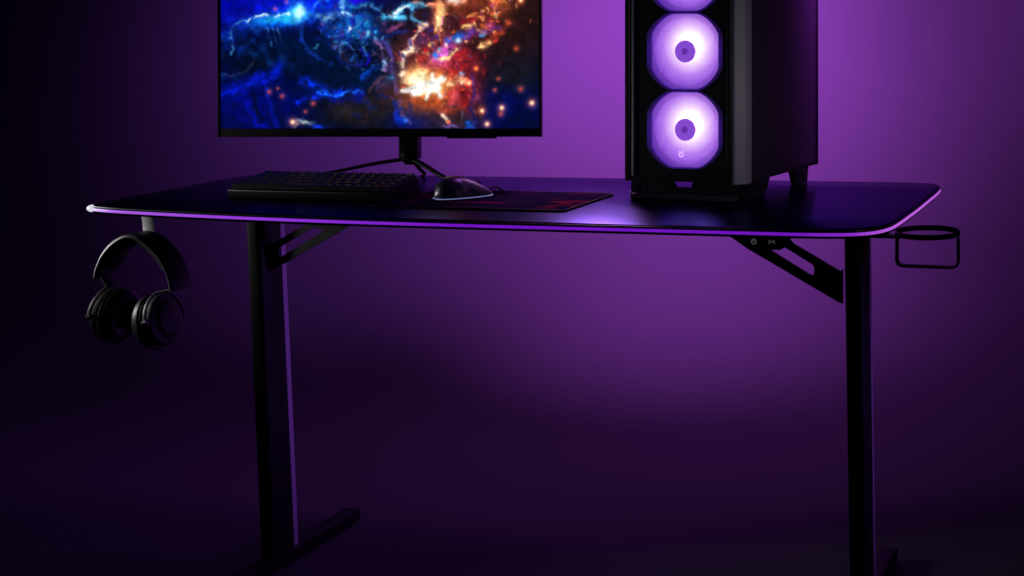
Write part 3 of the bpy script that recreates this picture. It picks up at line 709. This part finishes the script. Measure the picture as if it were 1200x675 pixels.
# ------------------------------------------------------------------ keyboard
kb = thing('keyboard', 'compact black keyboard lying in front of the monitor', 'keyboard', (.174, .146, H+.0005), 0.015)
KW, KD = .308, .101
def slope(y): return .0155+(y/KD)*.0150
bm = bmesh.new()
prof = [(0, .001), (-.0008, .004), (0, .0140), (.003, .0158), (KD-.003, slope(KD)), (KD, slope(KD)-.004), (KD, .001)]
A = [bm.verts.new((0, y, z)) for y, z in prof]; B = [bm.verts.new((KW, y, z)) for y, z in prof]
for i in range(len(prof)): bm.faces.new((A[i], A[(i+1) % len(prof)], B[(i+1) % len(prof)], B[i]))
bm.faces.new(A); bm.faces.new(list(reversed(B)))
bmesh.ops.bevel(bm, geom=[e for e in bm.edges if abs(e.verts[0].co.x-e.verts[1].co.x) < 1e-6], offset=.0012, segments=2, affect='EDGES')
obj('keyboard_case', bm, M['keycase'], kb)
U = .0190
obj('edge_highlight', newbox(.0, KW, -.0012, .0016, .0128, .0150, bev=.0006), mat('edge_highlight_pale', (.32, .31, .29), .35, metal=.5), kb)  # pale strip stands for the highlight along the front edge of the case
rows = [[1.25, 1.25, 1.25, 6.25, 1, 1, 1, 1, 1, 1], [2.25]+[1]*10+[1.75, 1, 1], [1.75]+[1]*11+[2.25, 1], [1.5]+[1]*12+[1.5, 1], [1]*13+[2, 1]]
kmesh = {}
def keymesh(w):
    if w in kmesh: return kmesh[w]
    bm = bmesh.new(); b_ = [(-w*U/2+.0006, -U/2+.0006), (w*U/2-.0006, -U/2+.0006), (w*U/2-.0006, U/2-.0006), (-w*U/2+.0006, U/2-.0006)]
    rs = []
    for z, ins, sh in ((.0, 0, 0), (.003, .0003, 0), (.0076, .0022, .0006), (.0084, .0032, .0006)):
        rs.append([bm.verts.new((x-math.copysign(ins, x), y-math.copysign(ins, y)+sh, z)) for x, y in b_])
    for P, Q in zip(rs, rs[1:]):
        for i in range(4): bm.faces.new((P[i], P[(i+1) % 4], Q[(i+1) % 4], Q[i]))
    bm.faces.new(rs[0]); bm.faces.new(list(reversed(rs[-1])))
    bmesh.ops.recalc_face_normals(bm, faces=bm.faces)
    me = bpy.data.meshes.new('key'); bm.to_mesh(me); bm.free(); me.materials.append(M['key']); kmesh[w] = me; return me
tilt = math.atan(.0150/KD)
KU = (KW-.006)/16
for r, row in enumerate(rows):
    tot = sum(row); x = .003
    for w in row:
        ww = w*16/tot*KU/U
        o = bpy.data.objects.new('key', keymesh(round(ww, 3))); COL.objects.link(o); o.parent = kb
        y = .0125+r*.0190
        o.location = (x+ww*U/2, y, slope(y)+.0008+random.uniform(-.0002, .0002)); o.rotation_euler = (tilt+(r-2)*.045, 0, 0)
        x += ww*U

# ------------------------------------------------------------------ mouse pad and mouse
mp = thing('mouse_pad', 'dark cloth mouse pad with a faded red pattern lying before the monitor', 'mouse pad', (.665, .203, H))
mp = None if False else mp
o_ = [(-.174, -.114), (.176, -.114), (.166, .108), (-.176, .104)]
bm = bmesh.new(); rp = round_poly(o_, .010, 5)
vb = [bm.verts.new((x, y, .0004)) for x, y in rp]; vt = [bm.verts.new((x, y, .0034)) for x, y in rp]
for i in range(len(rp)): bm.faces.new((vb[i], vb[(i+1) % len(rp)], vt[(i+1) % len(rp)], vt[i]))
bm.faces.new(vb); bm.faces.new(list(reversed(vt)))
obj('cloth', bm, M['pad'], mp, smooth=False)
bm = bmesh.new(); sweep(bm, [Vector((x, y, .0032)) for x, y in rp], circ(.0008, 6), closed=True); obj('stitched_edge', bm, M['rubber'], mp)

MA = math.atan2(.088, .050)          # pointing away from the viewer and to the right
ms = thing('computer_mouse', 'black mouse with a thin glowing line round its base on the mouse pad', 'mouse', (.594, .205, H+.0036), .945)
ms.scale = (.86, .90, .99)
def mouse_mesh():
    bm = bmesh.new(); n = 22; m_ = 20; rings = []
    Lh = .060
    for i in range(n+1):
        t = i/n; x = -Lh+2*Lh*t
        w = .0325*(1-abs(2*t-1)**3.2)**.5*(1-.10*math.sin(PI*t)**2*(t > .45)) + .0001
        hgt = (.0455*math.sin(PI*min(1, t**.72*.96+.03))**.60)*(1-.30*t)
        ring = []
        for j in range(m_+1):
            a = PI*j/m_
            y = w*math.cos(a); z = .0045+(hgt-.0045)*max(0, math.sin(a))**.75 if hgt > .0045 else .0045
            ring.append(bm.verts.new((x, y*(1-.06*math.sin(a)), z)))
        rings.append(ring)
    for P, Q in zip(rings, rings[1:]):
        for j in range(m_): bm.faces.new((P[j], P[j+1], Q[j+1], Q[j]))
    for P, Q in zip(rings, rings[1:]): bm.faces.new((P[0], Q[0], Q[m_], P[m_]))
    bmesh.ops.remove_doubles(bm, verts=bm.verts, dist=.0002)
    return bm
sh = obj('shell', mouse_mesh(), M['mouse'], ms)
def base_outline(k=1.0):
    o = []
    for i in range(60):
        a = 2*PI*i/60; c_, s_ = math.cos(a), math.sin(a)
        o.append(Vector((.060*k*math.copysign(abs(c_)**.75, c_), .0325*k*math.copysign(abs(s_)**.75, s_), .0028)))
    return o
bm = bmesh.new(); sweep(bm, base_outline(.985), circ(.0007, 8), closed=True); obj('light_line', bm, M['mouselight'], ms)
bm = bmesh.new(); bo = base_outline(.95); vb = [bm.verts.new((p.x, p.y, .0002)) for p in bo]; vt = [bm.verts.new((p.x, p.y, .0046)) for p in bo]
for i in range(60): bm.faces.new((vb[i], vb[(i+1) % 60], vt[(i+1) % 60], vt[i]))
bm.faces.new(vb); bm.faces.new(list(reversed(vt))); obj('base', bm, M['plastic'], ms)
bm = bmesh.new(); lathe(bm, [(-.0035, .0075), (-.003, .0085), (.003, .0085), (.0035, .0075)], 'Y', (.030, 0, .0190), 24); obj('scroll_wheel', bm, M['rubber'], ms)
bm = bmesh.new(); box(bm, -.010, .058, -.0006, .0006, .010, .0300, bev=0)
bm.free()
cab = [(.056, 0, .012), (.070, 0, .014), (.080, .002, .010), (.092, .014, .003), (.100, .040, -.0016), (.100, .10, -.0016), (.12, .17, -.0016)]
bm = bmesh.new(); tube(bm, cab, .0017, 8); obj('cable', bm, M['rubber'], ms)

# ------------------------------------------------------------------ light
def area(name, loc, target, size, power, color, spread=180, sy=None):
    l = bpy.data.lights.new(name, 'AREA'); l.energy = power; l.color = color; l.size = size; l.spread = math.radians(spread)
    if sy: l.shape = 'RECTANGLE'; l.size_y = sy
    o = bpy.data.objects.new(name, l); COL.objects.link(o); o.location = loc
    o.rotation_euler = (Vector(target)-Vector(loc)).to_track_quat('-Z', 'Y').to_euler()
    return o
def spot(name, loc, target, power, color, angle, blend=1.0, size=.1):
    l = bpy.data.lights.new(name, 'SPOT'); l.energy = power; l.color = color; l.spot_size = math.radians(angle); l.spot_blend = blend; l.shadow_soft_size = size
    o = bpy.data.objects.new(name, l); COL.objects.link(o); o.location = loc
    o.rotation_euler = (Vector(target)-Vector(loc)).to_track_quat('-Z', 'Y').to_euler()
    return o
# purple lamps above the frame, behind monitor and case, washing the wall
PUR = (.62, .11, 1.0)
YW = 1.6
PUR = (.57, .108, 1.0)
for p_, t_, hf, pw, cl in (((1.486, .65, .579), (.746, .469), 80, .116, PUR), ((.463, .65, .46), (.45, .200), 49, .50, PUR), ((-.232, .65, .46), (-.477, .235), 44.0, .165, (.45, .10, 1.0))):
    spot('wall_wash_lamp', (p_[0], p_[1], H+p_[2]), (t_[0], YW, H+t_[1]), 238*pw, cl, 2*hf, 1.0, .05)
# purple lamp behind and above that glances off the desktop before the case
spot('desk_glance_lamp', (.58, .72, H+.47), (.79, .12, H), 24, (.95, .42, 1.0), 56, 1.0, .06)
# unseen purple spots added at the right below the desktop for the thin rims on the legs, brackets and feet
spot('added_rim_spot', (2.45, .74, H-.22), (.12, .62, H-.33), 36, (.40, .10, 1.0), 27, 1.0, .05)
spot('added_rim_spot', (2.25, .78, H-.35), (1.30, .50, H-.42), 7, (.40, .10, 1.0), 42, 1.0, .05)
# unseen purple spot added to put a highlight on the mouse
spot('mouse_highlight_spot', (.75, .47, H+.62), (.60, .20, H+.03), 10, (.62, .20, 1.0), 15, 1.0, .11)
# faint neutral soft box at the right, for the case corner strip and the desk's right edge
area('side_soft_box', (1.98, -.45, H+.30), (1.12, .28, H+.16), .16, .035, (1.0, .94, 1.0), 34)
# the small neutral soft box at the left that draws the pale edge lines
area('key_soft_box', (-.76, -.03, H+.06), (.15, .12, H-.06), .10, .34, (1.0, .97, .96), 50, .25)
w = bpy.data.worlds.new('World'); sc.world = w; w.use_nodes = True
w.node_tree.nodes['Background'].inputs['Color'].default_value = (.22, .10, 1.0, 1)
w.node_tree.nodes['Background'].inputs['Strength'].default_value = .010

# ------------------------------------------------------------------ camera
cam = bpy.data.cameras.new('camera'); co_ = bpy.data.objects.new('camera', cam); COL.objects.link(co_)
co_.location = (1.802, -1.875, .300+H); co_.rotation_euler = (PI/2, 0, .179)
cam.sensor_width = 36; cam.lens = 36*1504/1200; cam.shift_x = .5-1087/1200; cam.shift_y = (34.6-337.5)/1200
cam.clip_start = .05; cam.clip_end = 100
sc.camera = co_
sc.view_settings.view_transform = 'Standard'; sc.view_settings.look = 'None'; sc.view_settings.exposure = 0; sc.view_settings.gamma = 1
sc.render.resolution_x = 1024; sc.render.resolution_y = 576
sc.cycles.use_denoising = True
sc.cycles.filter_width = 1.6
